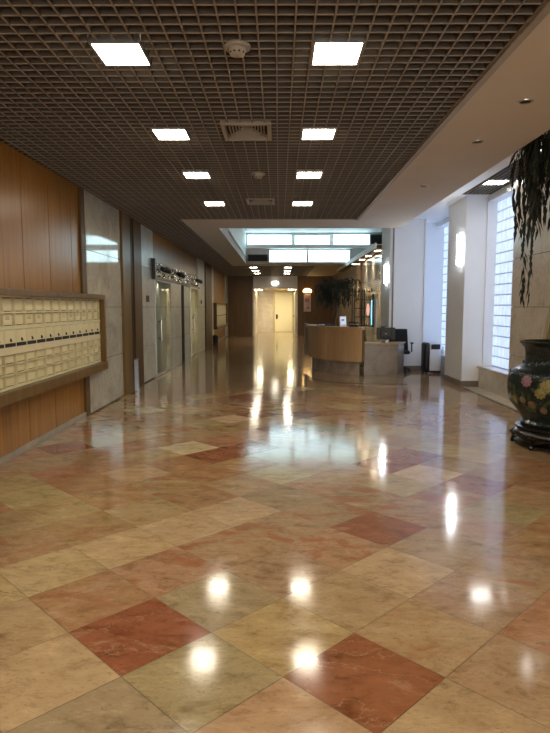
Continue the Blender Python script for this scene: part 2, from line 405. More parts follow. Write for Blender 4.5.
# header over the lift doors
st(MB().box(-2.68, -2.585, 12.45, 19.6, 2.08, 2.14).box(-2.68, -2.56, 12.42, 12.56, 2.08, 2.50).build('trim_9', 'gunmetal', bevel=.005))
tb = MB()
ny, nz = 60, 8
gv = [[tb.b.verts.new((-2.63+.02*math.sin(k*1.3+j)*math.sin(k*.7), 12.58+k*(6.9/ny), 2.14+j*(.31/nz))) for j in range(nz+1)] for k in range(ny+1)]
for k in range(ny):
    for j in range(nz): tb._f([gv[k][j], gv[k+1][j], gv[k+1][j+1], gv[k][j+1]])
tb.box(-2.70, -2.66, 12.56, 19.5, 2.14, 2.46)
st(tb.build('trim_10', 'hammered', smooth=True))
# end wall with passage
w = MB(); t = .03
for a, c in ((-2.66,-2.25),(-2.25,-1.78),(-1.78,-1.29)): w.box(a+.005, c-.005, YE, YE+.04, 0, ZC)
for a, c in ((.90,1.38),(1.38,1.86),(1.86,2.34),(2.34,2.8)): w.box(a+.005, c-.005, YE, YE+.04, 0, ZC)
w.mi = 1; w.box(-2.7, -1.3, YE+.04, YE+.1, 0, ZC); w.box(.91, 2.8, YE+.04, YE+.1, 0, ZC)
st(w.build('wall_end', ['wood_end', 'dark']))
st(MB().box(-1.33, .95, YE-.06, YE+.1, 2.49, ZC+.2).build('trim_11', 'white'))
w = MB(); w.box(-1.36, -1.27, YE-.02, 36.1, 0, 2.5); w.box(.885, .97, YE-.02, 36.1, 0, 2.5); w.box(-1.4, 1, 35.9, 36.05, 0, 2.5)
w.box(-1.4, 1, YE+.08, 36.1, 2.47, 2.55)
st(w.build('wall_corridor', 'marble_warm'))
# right side: windows wall
w = MB()
ys = [-4, -1.6, .8, 2.4, 4.0, 5.6, 7.1, 8.67, 9.72]
slabs(w, XR, -4, 9.72, .02, ZH, ys[1:-1], zc=(.73, 1.5, 2.27, 3.04)); 
w.b.verts.ensure_lookup_table()
for v in w.b.verts:
    v.co.x = XR+.03 if v.co.x < XR-.01 else XR      # slabs face the hall (-x)
w.mi = 1; w.box(XR+.03, 4.3, -4, 9.71, 0, ZH)
st(w.build('wall_right_marble', ['marble_warm', 'joint']))
w = MB()
w.box(3.45, 4.2, 11.2, 12.35, 0, ZH); w.box(3.83, 4.2, 11.17, 11.2, .4, ZH)
w.box(2.6, 3.42, 14.12, 15.3, 0, ZR); w.box(3.42, 4.2, 14.7, 15.3, 0, ZR); w.box(3.395, 3.43, 14.09, 14.7, 0, ZR)
w.box(XD, 4.3, 15.3, 15.4, 0, ZR)
w.box(3.84, 4.2, 9.72, 11.2, 3.42, ZH); w.box(3.84, 4.2, 12.35, 14.7, 3.42, ZH)
w.box(4.0, 4.2, 9.6, 11.2, 0, .37); w.box(4.0, 4.2, 12.3, 14.7, 0, .37)
st(w.build('wall_right', 'white'))
st(MB().box(2.655, 2.69, 14.10, 14.13, 0, ZH).build('trim_12', 'skirting'))
# window ledges in stone
def ledge(name, y0, y1):
    w = MB()
    zz = y0
    n = 2 if y1-y0 < 2 else 3
    for k in range(n):
        a = y0+(y1-y0)*k/n; c = y0+(y1-y0)*(k+1)/n; w.box(XR+.01, 4.0, a+.003, c-.003, 0, .36)
    w.box(XR-.025, 4.0, y0, y1, .36, .40); return st(w.build(name, 'marble_warm', bevel=.004))
ledge('sill_window_1', 9.72, 11.2); ledge('sill_window_2', 12.35, 14.7)
# glass-block windows
def window(name, y0, y1, z0, z1):
    w = MB(); bs = .19; g = .012
    ny = max(1, round((y1-y0)/bs)); nz = round((z1-z0)/bs); sy = (y1-y0)/ny; sz = (z1-z0)/nz
    for i in range(ny):
        for j in range(nz): w.bbox(4.0, 4.06, y0+i*sy+g/2, y0+(i+1)*sy-g/2, z0+j*sz+g, z0+(j+1)*sz-g, .012, 1)
    o = st(w.build(name, 'block'))
    p = MB().box(4.025, 4.09, y0, y1, z0, z1).build('window_mortar', 'mortar', o); return o
window('window_1', 9.72, 11.17, .40, 3.42); window('window_2', 12.35, 14.7, .40, 3.42)
# skirting on the white piers
st(MB().box(3.43, 3.84, 11.18, 12.37, 0, .11).box(2.6, 3.44, 14.075, 14.2, 0, .11).box(2.58, 2.6, 14.1, 15.3, 0, .11).build('baseboard_right', 'skirting', bevel=.004))
# display wall
w = MB(); 
slabs(w, XD, 15.3, 19.9, .02, ZC, (16.45, 17.6, 18.75), zc=(.73, 1.5, 2.27))
for v in w.b.verts: v.co.x = XD+.03 if v.co.x < XD-.01 else XD
w.mi = 1; w.box(XD+.03, 2.95, 15.3, YE+.1, 0, ZC)
w.mi = 2; w.box(XD-.06, XD+.02, 19.95, 20.7, 0, ZC)
w.mi = 3
for k in range(11): w.box(XD, XD+.03, 20.72+k*.925, 20.71+(k+1)*.925, 0, ZC)
st(w.build('wall_right_display', ['marble_warm', 'joint', 'orange_wood', 'wood_end']))
st(MB().box(2.62, 2.75, 15.28, 15.32, 0, ZC).build('trim_13', 'white'))
# back of the hall
st(MB().box(-3.8, 4.4, -4.2, -4, 0, .25).box(-3.8, 4.4, -4.2, -4, 2.75, 4.2).box(-3.8, -2.4, -4.2, -4, .25, 2.75).box(3.3, 4.4, -4.2, -4, .25, 2.75).build('wall_back', 'soffit'))
o = st(MB().box(-2.4, 3.3, -4.12, -4.08, .25, 2.75).build('window_8', 'entrance_fill'))  # unseen glowing glazing, added as frontal fill light for the hall
MB().box(-2.4, 3.3, -4.08, -3.98, 2.1, 2.18).box(-.6, -.5, -4.08, -3.98, .25, 2.75).box(1.4, 1.5, -4.08, -3.98, .25, 2.75).build('window_frame', 'gunmetal', o)  # bars of the added fill glazing

# ------------------------------------------------------------------ ceilings
C = .1075
lights = [(x, y) for y in (3.90, 5.64, 7.34, 9.32) for x in (-.988, .360)]
far = [(x, y) for y in (24.2, 26.3, 28.4) for x in (-1.03, .372)]
def hole(x, y, H_):
    return any(abs(x-a) < .5*.335 and abs(y-c) < .5*.37 for a, c in H_)
def lattice(mb, x0, x1, y0, y1, z, pitch, H_, t=.010, d=.05, ox=0, oy=0):
    def runs(lo, hi, test):
        # pieces of a blade that are not interrupted by a light or grille
        out = []; a = lo
        for (p, q) in sorted(test):
            if q <= lo or p >= hi: continue
            if p > a: out.append((a, p))
            a = max(a, q)
        if a < hi: out.append((a, hi))
        return out
    n = int((x1-x0)/pitch)+1
    k = math.ceil((x0-ox)/pitch)
    while ox+k*pitch < x1:
        x = ox+k*pitch
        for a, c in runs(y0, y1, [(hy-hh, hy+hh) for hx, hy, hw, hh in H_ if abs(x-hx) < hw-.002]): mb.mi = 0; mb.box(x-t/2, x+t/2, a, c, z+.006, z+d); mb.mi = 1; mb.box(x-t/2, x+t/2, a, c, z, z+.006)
        k += 1
    k = math.ceil((y0-oy)/pitch)
    while oy+k*pitch < y1:
        y = oy+k*pitch
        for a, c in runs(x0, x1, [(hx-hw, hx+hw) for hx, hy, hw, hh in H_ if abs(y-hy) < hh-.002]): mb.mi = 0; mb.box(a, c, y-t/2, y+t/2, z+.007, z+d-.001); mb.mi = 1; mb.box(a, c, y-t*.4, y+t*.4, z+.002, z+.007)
        k += 1
VENTS = [(-.29, 5.58, .22, .26), (-.275, 9.15, .21, .24)]
HO = [(x, y, .161, .17) for x, y in lights+far] + VENTS
g = MB()
XG = 1.42
ox = .360+C*1.5
lattice(g, XL, XG, 1.2, 11.0, ZC, C, HO, ox=ox, oy=3.90+C*.5)
lattice(g, XL, -1.78, 11.0, 23.3, ZC, C, HO, ox=ox, oy=3.90+C*.5)
lattice(g, XL, XG, 23.3, YE, ZC, C, HO, ox=ox, oy=24.2+C*.5)
lattice(g, XL, XG, -4, 1.2, ZC, C*2, [], ox=ox, oy=3.90+C*.5)
st(g.build('ceiling_grid', ['lattice', 'lattice_lit_edge']))
g = MB(); lattice(g, 3.31, XR+.08, -4, 11.09, ZH, .075, [(3.54, y, .17, .18) for y in (10.0, 7.9, 5.8)], ox=3.31, oy=10.0, d=.04)
st(g.build('ceiling_louvre', ['lattice', 'lattice_lit_edge']))
st(MB().box(XL-.3, XG, -4, 11, ZC+.16, ZC+.2).box(XL-.3, -1.78, 11, 23.3, ZC+.16, ZC+.2).box(XL-.3, XG, 23.3, YE+.1, ZC+.16, ZC+.2)
   .box(3.31, 4.2, -4, 11.09, ZH+.10, ZH+.13).build('ceiling_plenum', 'plenum'))
s = MB()
s.box(XG, 2.42, -4, 12.2, ZC, ZC+.25)               # plain strip beside the grid
st(s.build('ceiling', 'soffit')); s = MB()
s.box(-1.78, XG, 11.0, 12.2, ZC, ZC+.25)            # cross strip
s.box(-1.78, -1.21, 12.2, 22.3, ZC, ZC+.25)         # left of the well
s.box(-1.78, XG, 22.3, 23.3, ZC, ZC+.25)
s.box(XG, 2.95, 22.3, YE+.1, ZC, ZC+.25)
st(s.build('ceiling_border', 'soffit'))
st(MB().box(XG-.03, XG+.02, -4, 11.0, ZC-.02, ZC+.08).box(-1.80, XG, 10.97, 11.0, ZC-.004, ZC+.08).box(-1.80, -1.78, 11.0, 23.3, ZC-.004, ZC+.08)
   .build('trim_14', 'grey_plastic'))
w = MB()   # the daylight well and the high ceiling by the windows
w.box(2.42, 3.31, -4, 15.3, ZH, ZH+.1) if False else None
w.box(2.36, 3.31, -4, 12.2, ZH, ZH+.1); w.box(3.31, 4.2, 11.09, 15.3, ZH, ZH+.1); w.box(2.42, 3.31, 12.2, 14.12, ZH, ZH+.1)
w.box(2.36, 2.42, -4, 12.2, ZC+.25, ZH)
w.box(-1.3, -1.21, 12.2, 22.3, ZC+.2, ZR); w.box(-1.3, 2.42, 12.1, 12.2, ZC+.2, ZR)
w.box(2.42, 2.5, 12.2, 14.12, ZH-.02, ZR)
w.box(-1.3, 4.3, 12.1, 22.5, ZR, ZR+.1); w.box(4.2, 4.3, 15.3, 22.5, ZC, ZR); w.box(2.95, 4.3, 15.3, 22.5, ZC-.02, ZC+.06)
w.box(-1.3, 4.3, 22.3, 22.45, ZC+.2, ZR)
w.box(-1.21, 4.2, 21.95, 22.3, 3.63, 3.75)          # ledge between the two window rows
for x in (.52, 1.93): w.box(x-.07, x+.07, 22.2, 22.3, 3.75, 4.16)
for x in (1.05,): w.box(x-.04, x+.04, 22.2, 22.3, 3.15, 3.63)
st(w.build('ceiling_well', 'white'))
for n, (x0, x1, z0, z1) in enumerate(((-1.15,.45,3.79,4.13),(.59,1.86,3.79,4.11),(2.0,3.32,3.77,4.14),(-.35,1.01,3.16,3.58),(1.09,2.6,3.16,3.58))):
    o = st(MB().box(x0, x1, 22.25, 22.3, z0, z1).build('window_%d' % (n+3), 'sky_window'))
    f = MB(); f.box(x0-.03, x1+.03, 22.24, 22.31, z0-.03, z0); f.box(x0-.03, x1+.03, 22.24, 22.31, z1, z1+.03); f.box(x0-.03, x0, 22.24, 22.31, z0, z1); f.box(x1, x1+.03, 22.24, 22.31, z0, z1)
    f.build('window_frame', 'white', o)
# lowered dark soffit along the display wall
st(MB().box(2.47, XD-.002, 15.3, 25.5, 2.985, 3.06).build('ceiling_soffit', 'wood_dark'))
st(MB().box(2.44, 2.47, 15.3, 25.5, 2.985, ZC+.04).build('trim_15', 'white'))

# ------------------------------------------------------------------ ceiling fittings
def ceiling_light(x, y, z, label, group, w=.31, d=.345, name='ceiling_light', mat='panel', slats=0):
    t = thing(name, label, 'ceiling light', (x, y, z), 0, group)
    f = MB(); e = .014
    f.box(-w/2, w/2, -d/2, -d/2+e, -.008, .06); f.box(-w/2, w/2, d/2-e, d/2, -.008, .06)
    f.box(-w/2, -w/2+e, -d/2+e, d/2-e, -.008, .06); f.box(w/2-e, w/2, -d/2+e, d/2-e, -.008, .06)
    f.build('frame', 'metal', t)
    MB().box(-w/2+e, w/2-e, -d/2+e, d/2-e, .004, .05).build('diffuser', mat, t)
    if slats:
        s = MB()
        for k in range(slats): 
            xx = -w/2+w*(k+1)/(slats+1); s.box(xx-.012, xx+.012, -d/2+e, d/2-e, -.012, .002)
        s.build('louvre', 'metal', t)
    return t
rown = ['nearest the camera', 'second from the camera', 'third from the camera', 'fourth, beside the plain cross strip']
proto = None
for k, (x, y) in enumerate(lights):
    lab = 'square glowing ceiling panel in the dark grid, %s row, %s' % ('mailbox-side' if x < 0 else 'window-side', rown[k//2])
    proto = ceiling_light(x, y, ZC, lab, 'light panels in the near grid ceiling') if proto is None else dup(proto, (x, y, ZC), lab)
frown = ['just past the daylight well', 'middle pair', 'next to the end wall']
p2 = None
for k, (x, y) in enumerate(far):
    lab = 'small glowing panel in the far grid ceiling, %s, %s side' % (frown[k//2], 'mailbox' if x < 0 else 'desk')
    p2 = ceiling_light(x, y, ZC, lab, 'light panels in the far grid ceiling') if p2 is None else dup(p2, (x, y, ZC), lab)
ceiling_light(3.54, 10.0, ZH, 'bright louvred light in the slatted ceiling over the near window', None, .34, .36, mat='panel_cool', slats=2)
ceiling_light(3.54, 7.9, ZH, 'louvred light in the slatted ceiling above the hanging leaves', None, .34, .36, mat='panel_cool', slats=2)
for x, lab in ((-1.06, 'corridor ceiling lamp on the plain wall side of the passage'), (.66, 'corridor ceiling lamp on the door side of the passage')):
    ceiling_light(x, 33.6, 2.46, lab, None, .30, 1.3, name='corridor_light', mat='corridor_lamp')
# grilles, detectors
def vent(x, y, w, d, label):
    t = thing('ceiling_vent', label, 'air vent', (x, y, ZC), 0)
    f = MB(); e = .035
    f.box(-w, w, -d, -d+e, -.012, .04); f.box(-w, w, d-e, d, -.012, .04); f.box(-w, -w+e, -d+e, d-e, -.012, .04); f.box(w-e, w, -d+e, d-e, -.012, .04)
    f.build('frame', 'grey_plastic', t)
    s = MB()
    for k in range(1, 6):
        a = w-e-k*.027; c = d-e-k*.034; tt = .006; dz = .006*k
        if a < .02: break
        s.box(-a, a, -c, -c+tt*1.6, .0+dz, .03+dz); s.box(-a, a, c-tt*1.6, c, dz, .03+dz); s.box(-a, -a+tt*1.6, -c, c, dz, .03+dz); s.box(a-tt*1.6, a, -c, c, dz, .03+dz)
    s.build('louvre', 'grey_plastic', t)
    MB().box(-w+.01, w-.01, -d+.01, d-.01, .07, .08).build('backing', 'dark', t)
vent(-.29, 5.58, .22, .26, 'square louvred air vent in the grid between the second pair of light panels')
vent(-.275, 9.15, .21, .24, 'smaller-looking air vent in the grid between the farthest pair of near panels')
def detector(x, y, label):
    t = thing('smoke_detector', label, 'smoke detector', (x, y, ZC), 0)
    MB().lathe([(.075, .01), (.082, 0), (.08, -.012), (.06, -.018)], seg=28).build('base', 'grey_plastic', t, smooth=True)
    MB().lathe([(.056, -.018), (.054, -.034), (.042, -.052), (.02, -.058)], seg=28).build('sensor_cap', 'grey_plastic', t, smooth=True)
    c = MB()
    for k in range(10):
        a = 2*PI*k/10; c.box(.045*math.cos(a)-.006, .045*math.cos(a)+.006, .045*math.sin(a)-.006, .045*math.sin(a)+.006, -.046, -.030)
    c.build('vent_slot', 'dark', t)
detector(-.255, 3.80, 'round smoke detector in the grid between the nearest pair of light panels')
detector(-.25, 7.29, 'round smoke detector in the grid between the third pair of light panels')
for y, lab in ((4.79, 'unlit recessed downlight in the plain ceiling strip, closest to the camera'), (5.91, 'unlit recessed downlight in the plain ceiling strip, middle of three'), (8.0, 'unlit recessed downlight in the plain ceiling strip, closest to the daylight well')):
    t = thing('recessed_downlight', lab, 'downlight', (1.90, y, ZC), 0, 'downlights in the plain ceiling strip')
    MB().lathe([(.042, -.001), (.048, -.010), (.058, -.006), (.060, .001)], seg=24, cap=False).build('trim_ring', 'metal', t, smooth=True)
    MB().lathe([(.043, -.003), (.040, -.002)], seg=24).build('dark_lamp_well', 'dark', t)
for k, (y, pl) in enumerate(((16.0, 'above the white pier end'), (17.6, 'above the dark display panel'), (19.0, 'above the display shelf'), (20.9, 'above the orange timber strip'))):
    t = thing('spot_downlight', 'small bright spotlight in the low soffit, %s' % pl, 'spotlight', (2.61, y, 2.985), 0, 'spotlights over the display wall')
    MB().box(-.09, .09, -.16, .16, -.006, .0).build('frame', 'metal', t)
    MB().box(-.07, .07, -.13, .13, -.010, -.004).build('lens', 'spot', t)
    L = bpy.data.lights.new('display_spot', 'SPOT'); L.energy = 22; L.color = (1, .85, .62); L.spot_size = 1.5; L.spot_blend = .6; L.shadow_soft_size = .03
    lo = bpy.data.objects.new('display_spot', L); COL.objects.link(lo); lo.location = (2.63, y, 2.95); lo.rotation_euler = (0, math.radians(10), 0)
def grille(x, y, z, w, h, label):
    t = thing('air_grille', label, 'air vent', (x, y, z), 0)
    f = MB(); f.box(-w/2, w/2, -.05, 0, 0, .025); f.box(-w/2, w/2, -.05, 0, h-.025, h); f.box(-w/2, -w/2+.025, -.05, 0, .025, h-.025); f.box(w/2-.025, w/2, -.05, 0, .025, h-.025)
    f.build('frame', 'gunmetal', t)
    s = MB()
    for k in range(7): s.box(-w/2+.02, w/2-.02, -.04, -.01, .03+k*(h-.05)/7, .04+k*(h-.05)/7)
    s.build('louvre', 'black', t); MB().box(-w/2+.01, w/2-.01, -.008, .0, .01, h-.01).build('backing', 'dark', t)
grille(-.78, 22.24, 3.18, .72, .24, 'black louvred air grille in the daylight well beside the lower lit windows')
grille(3.62, 22.24, 3.80, .5, .34, 'black air grille in the daylight well beside the white pier')

# ------------------------------------------------------------------ lamps behind the camera (same ceiling)
for y in (2.15, .4, -1.35):
    for x in (-.988, .360):
        L = bpy.data.lights.new('ceiling_lamp', 'AREA'); L.shape = 'RECTANGLE'; L.size = .29; L.size_y = .32
        L.energy = PANEL*PI*.29*.32*1.5; L.color = (1, .90, .72)
        o = bpy.data.objects.new('ceiling_lamp', L); COL.objects.link(o); o.location = (x, y, ZC+.01)

# ------------------------------------------------------------------ mailboxes
def mailbox(y0, ncol, pitch, label, rows=True):
    t = thing('mailbox_cabinet', label, 'mailboxes', (0, y0, 0), 0)
    yl = ncol*pitch; x0, x1 = XL, -2.50
    f = MB(); e = .10
    f.box(x0, x1, -.12, yl+e, 1.605, 1.672); f.box(x0, x1+.015, -.12, yl+e+.01, .60, .715)
    f.box(x0, x1, yl+.02, yl+e, .715, 1.605); f.box(x0, x1, -.12, -.02, .715, 1.605)
    f.build('frame', 'wood_frame', t, bevel=.008)
    xf = -2.565
    MB().box(x0, xf-.041, -.02, yl+.02, .715, 1.605).build('backing', 'gap_shade', t)  # darkened backing paints the shade into the door gaps
    p = MB()
    zrows = [(1.455, 1.59), (1.32, 1.44), (1.15, 1.285), (.955, 1.045), (.855, .945), (.735, .845)]
    zb = [(1.59, 1.605), (1.44, 1.455), (1.285, 1.32), (1.045, 1.118), (.945, .955), (.845, .855), (.715, .735)]
    for a, c in zb: p.box(xf-.04, xf, -.02, yl+.02, a, c)
    for k in range(ncol+1):
        y = k*pitch; wd = .008
        for a, c in zrows: p.box(xf-.04, xf-.001, y-wd, y+wd, a, c)
    p.box(xf-.02, xf-.001, -.02, -.011, 1.118, 1.15)
    for k in range(ncol+1): p.box(xf-.02, xf-.001, k*pitch-.006, k*pitch+.006, 1.118, 1.15)
    p.build('face_plate', 'cream', t)
    MB().box(xf-.04, xf-.004, 0, yl, 1.118, 1.15).build('letter_slot', 'dark', t)
    if not rows:
        d = MB()
        for k in range(ncol):
            for a, c in zrows: d.box(xf-.03, xf-.010, k*pitch+.012, (k+1)*pitch-.012, a+.003, c-.003)
        d.build('door_fronts', 'cream_door', t); return t
    rr = random.Random(3)
    dm = {}
    for k in range(ncol):
        for r, (a, c) in enumerate(zrows):
            d = MB(); w = pitch/2-(.022 if r != 2 else .011); h = (c-a)/2-(.008 if r != 2 else .004)
            d.bbox(-.008, .008, -w, w, -h, h, .004, 1)
            o = d.build('door', 'cream_door', t, loc=(xf-.031 if r != 2 else xf-.008, (k+.5)*pitch, (a+c)/2))
            if r == 2:
                q = MB()
                q.tube([(.006, .0, -h*.62), (.02, 0, -h*.62)], .011, 10); q.box(.008, .014, -.010, .010, -h*.62-.008, -h*.62+.022); q.build('lock', 'gunmetal', o)
            if r == 1 and k in (1, 3, 4, 7, 8, 9, 10):
                q = MB(); q.mi = 0; q.box(.008, .0095, -w*.7, w*.7, -h*.15, h*.75); q.mi = 1
                for zz, ll in ((h*.55, .35), (h*.3, .5), (h*.05, .42)):
                    if rr.random() < .85: q.box(.0095, .0102, -w*ll, w*ll, zz-.004, zz+.003)
                q.build('name_card', ['cream_door', 'ink'], o)
    return t
mailbox(5.295, 13, .2475, 'wood-framed wall bank of cream mailboxes beside the near honey panelling')
mailbox(24.1, 19, .25, 'distant wood-framed bank of cream mailboxes on the far panelling', rows=False)

# ------------------------------------------------------------------ left-hand fittings
t = thing('ash_bin', 'slim silver cylindrical bin standing in the niche between timber pilasters', 'bin', (-2.63, 10.69, 0))
MB().lathe([(.10, 0), (.10, .02), (.095, .03), (.095, .55)], seg=28).build('body', 'metal', t, smooth=True)
MB().lathe([(.097, .55), (.10, .56), (.10, .585), (.085, .59)], seg=28).build('rim', 'chrome', t, smooth=True)
MB().cyl((0,0), .08, .585, .592, 24).build('ash_tray', 'dark', t)
for y, x, lab in ((12.0, -2.64, 'small dark lift call plate on the marble before the glass doors'), (20.2, -2.63, 'small dark lift call plate on the marble past the glass doors')):
    t = thing('call_plate', lab, 'button panel', (x, y, 1.66))
    MB().box(0, .015, -.11, .11, -.06, .07).build('plate', 'wood_dark', t, bevel=.004)
    MB().tube([(.012, 0, .02), (.022, 0, .02)], .02, 12).tube([(.012, 0, -.03), (.022, 0, -.03)], .02, 12).build('call_button', 'gunmetal', t)
def gdoor(name, y0, y1):
    o = MB().box(-2.628, -2.616, y0+.05, y1-.02, .06, 2.06).build(name, 'glass'); st(o)
    f = MB(); f.box(-2.635, -2.61, y0+.02, y0+.05, 0, 2.08); f.box(-2.635, -2.605, y0+.05, y1, .01, .06); f.box(-2.635, -2.605, y0+.05, y1, 2.05, 2.08)
    f.build('door_frame', 'metal', o, bevel=.003)
    h = MB()
    h.tube([(-2.555, y0+.30, .78), (-2.555, y0+.30, 1.22)], .017, 10)
    for z in (.82, 1.18): h.tube([(-2.62, y0+.30, z), (-2.555, y0+.30, z)], .011, 8)
    h.build('door_handle', 'chrome', o, smooth=True)
gdoor('door_1', 12.64, 14.38); gdoor('door_2', 17.72, 19.38)
for y in (13.5, 18.5):
    L = bpy.data.lights.new('alcove_lamp', 'SPOT'); L.energy = 5; L.color = (1, .94, .80); L.spot_size = 2.4; L.spot_blend = .8; L.shadow_soft_size = .05
    lo = bpy.data.objects.new('alcove_lamp', L); COL.objects.link(lo); lo.location = (-2.68, y, 2.06)
for y, lab in ((13.3, 'black spotlight on an arm above the nearer glass door'), (15.3, 'black spotlight on an arm above the marble between the glass doors'), (18.8, 'black spotlight on an arm above the farther glass door')):
    t = thing('spotlight', lab, 'spotlight', (-2.585, y, 2.14))
    MB().tube([(0, 0, 0), (.05, 0, .06), (.09, 0, .16)], .014, 8).build('arm', 'black', t)
    MB().tube([(.02, -.14, .19), (.10, 0, .16), (.13, .12, .14)], [.05, .065, .055], 12).build('lamp_head', 'black', t, smooth=True)
t = thing('waste_bin', 'small black bin against the timber past the lift marble', 'bin', (-2.50, 23.4, 0))
MB().lathe([(.09, 0), (.10, .05), (.11, .34), (.115, .36)], seg=20).build('body', 'black', t, smooth=True)
MB().lathe([(.112, .36), (.09, .39), (.03, .41)], seg=20).build('lid', 'black', t, smooth=True)

# ------------------------------------------------------------------ corridor end
o = st(MB().box(-.25, .78, 35.84, 35.9, .02, 2.38).build('door_3', 'yellow_door', bevel=.006))
MB().box(-.34, -.25, 35.80, 35.9, 0, 2.46).box(.78, .86, 35.80, 35.9, 0, 2.46).box(-.25, .78, 35.80, 35.9, 2.38, 2.46).build('door_frame', 'cream', o)
MB().box(-.18, -.08, 35.80, 35.84, .78, 1.06).tube([(-.13, 35.80, .95), (-.13, 35.74, .95), (-.02, 35.74, .95)], .015, 8).build('door_handle', 'gunmetal', o)
o = st(MB().box(.84, .885, 32.2, 33.4, .02, 2.25).build('door_4', 'yellow_door', bevel=.006))
MB().tube([(.84, 32.4, 1.02), (.77, 32.4, 1.02), (.77, 32.55, 1.02)], .02, 8).build('door_handle', 'gunmetal', o)
t = thing('ceiling_emergency_light', 'glowing oval emergency light on the white header over the corridor', 'emergency light', (-.2, YE-.06, 2.72))
e = MB(); e.lathe([(.02, -.07), (.16, -.055), (.19, -.02), (.19, 0)], seg=28); 
for v in e.b.verts: v.co = Vector((v.co.x, v.co.z, v.co.y*.45))
e.build('diffuser', 'emergency', t, smooth=True)
MB().box(-.2, .2, -.012, 0, -.09, .09).build('base', 'plastic', t, bevel=.004)
t = thing('wall_picture', 'narrow framed picture on the end timber under a glowing lamp', 'picture', (1.46, YE, 1.22))
MB().box(-.22, .22, -.03, 0, 0, .98).build('frame', 'wood_dark', t, bevel=.006)
p = MB(); p.mi = 0; p.box(-.185, .185, -.034, -.028, .04, .94); p.mi = 1; p.box(-.12, .10, -.037, -.033, .52, .72); p.box(-.05, .13, -.037, -.033, .18, .30)
p.build('canvas', ['mauve', 'red'], t)
t = thing('picture_lamp', 'glowing warm half-moon lamp above the narrow framed picture', 'lamp', (1.46, YE, 2.32))
e = MB(); n = 14
e.lathe([(.20, -.06), (.22, .0), (.17, .07), (.09, .12)], seg=24)
for v in e.b.verts: v.co.y = -abs(v.co.y)*.5-.005
e.build('lamp_shade', 'picture_lamp', t, smooth=True)
MB().box(-.2, .2, -.006, 0, -.05, .05).build('bracket', 'gold', t)

# ------------------------------------------------------------------ reception desk
crv = spline([(.72,15.1,0),(.74,14.55,0),(.92,13.85,0),(1.28,13.28,0),(1.62,13.0,0),(1.80,12.92,0)], 8)
t = thing('reception_desk', 'curved wooden reception desk on a marble plinth', 'desk', (0,0,0))
MB().ribbon(offset2(crv, .05), offset2(crv, 0), .30, 1.0).build('front_panel', 'wood_desk', t, smooth=True)
MB().ribbon(offset2(crv, .30), offset2(crv, -.035), 1.0, 1.064).build('counter_top', 'wood_desk', t, bevel=.005)
MB().ribbon(offset2(crv, .22)[:-3], offset2(crv, .10)[:-3], 0, .30).build('plinth', 'plinth', t, smooth=True)
MB().box(.655, .76, 15.02, 15.45, .28, 1.085).build('end_panel', 'wood_frame', t, bevel=.006)
MB().box(1.80, 1.86, 12.93, 13.5, .30, 1.0).build('side_panel', 'wood_frame', t, bevel=.004)
ws = offset2(crv, .06); wi = offset2(crv, .62)
MB().ribbon(wi[:-9], ws[:-9], .70, .74).build('work_top', 'wood_frame', t)
t = thing('marble_counter', 'low marble-faced counter with a timber top beside the curved desk', 'counter', (0,0,0))
poly = [(1.86,12.99),(2.585,12.93),(2.82,13.42),(1.95,13.42)]
w = MB(); w.prism(poly, 0, .69); w.build('body', 'counter', t, bevel=.004)
poly2 = [(1.865,12.96),(2.605,12.90),(2.86,13.44),(1.93,13.45)]
MB().prism(poly2, .69, .722).build('counter_top', 'wood_desk', t, bevel=.004)
# things on them
t = thing('desk_sign', 'small pale blue sign stand on the curved desk top', 'sign', (1.43, 13.28, 1.065), math.radians(8))
MB().box(-.08, .08, -.05, .05, 0, .008).build('foot', 'plastic', t)
s = MB(); s.quad((-.075,-.02,.008),(.075,-.02,.008),(.075,.03,.235),(-.075,.03,.235)); s.quad((-.075,-.012,.008),(.075,-.012,.008),(.075,.038,.235),(-.075,.038,.235)); 
s.b.free(); s = MB(); s.box(-.075, .075, -.008, .008, .006, .235); s.build('board', 'plastic', t, rot=(math.radians(-12), 0, 0))
MB().box(-.06, .06, -.0105, -.008, .05, .21).build('printed_face', 'sign_face', t, rot=(math.radians(-12), 0, 0))
MB().box(-.035, .03, -.0125, -.0105, .13, .17).build('printed_mark', 'ink', t, rot=(math.radians(-12), 0, 0))
t = thing('telephone', 'black desk telephone beside the pale blue sign stand', 'telephone', (1.66, 13.16, 1.065), math.radians(-20))
b_ = MB(); b_.prism([(-.09,-.09),(.09,-.09),(.09,.09),(-.09,.09)], 0, .05); b_.build('body', 'black', t, bevel=.01)
MB().tube([(-.11, -.06, .075), (-.08, -.06, .095), (.08, -.06, .095), (.11, -.06, .075)], [.026,.018,.018,.026], 10).build('handset', 'black_gloss', t, smooth=True)
kp = MB()
for i in range(3):
    for j in range(4): kp.box(-.05+i*.032, -.026+i*.032, -.02+j*.025, -.002+j*.025, .05, .055)
kp.build('keypad', 'grey_plastic', t)
t = thing('letter_tray', 'low black letter tray on the curved desk toward its far end', 'tray', (1.06, 13.86, 1.065), math.radians(-58))
l = MB(); l.box(-.16, .16, -.11, .11, 0, .008); l.box(-.16, .16, .102, .11, .008, .06); l.box(-.16, -.152, -.11, .11, .008, .06); l.box(.152, .16, -.11, .11, .008, .06); l.build('tray_body', 'black', t)
MB().box(-.14, .14, -.10, .09, .008, .03).build('papers', 'plastic', t)
t = thing('computer_monitor', 'black computer monitor seen from behind on the marble counter', 'monitor', (2.37, 13.22, .722), math.radians(-4))
MB().lathe([(.11, 0), (.11, .012), (.03, .02)], seg=24).build('base', 'black', t, smooth=True)
MB().box(-.025, .025, -.0, .03, .015, .16).build('neck', 'black', t)
MB().bbox(-.205, .205, -.015, .02, .065, .325, .012, 2).bbox(-.13, .13, -.045, -.012, .10, .28, .02, 2).build('screen_back', 'black', t)
MB().box(-.19, .19, .0195, .022, .08, .31).build('screen', 'black_gloss', t)
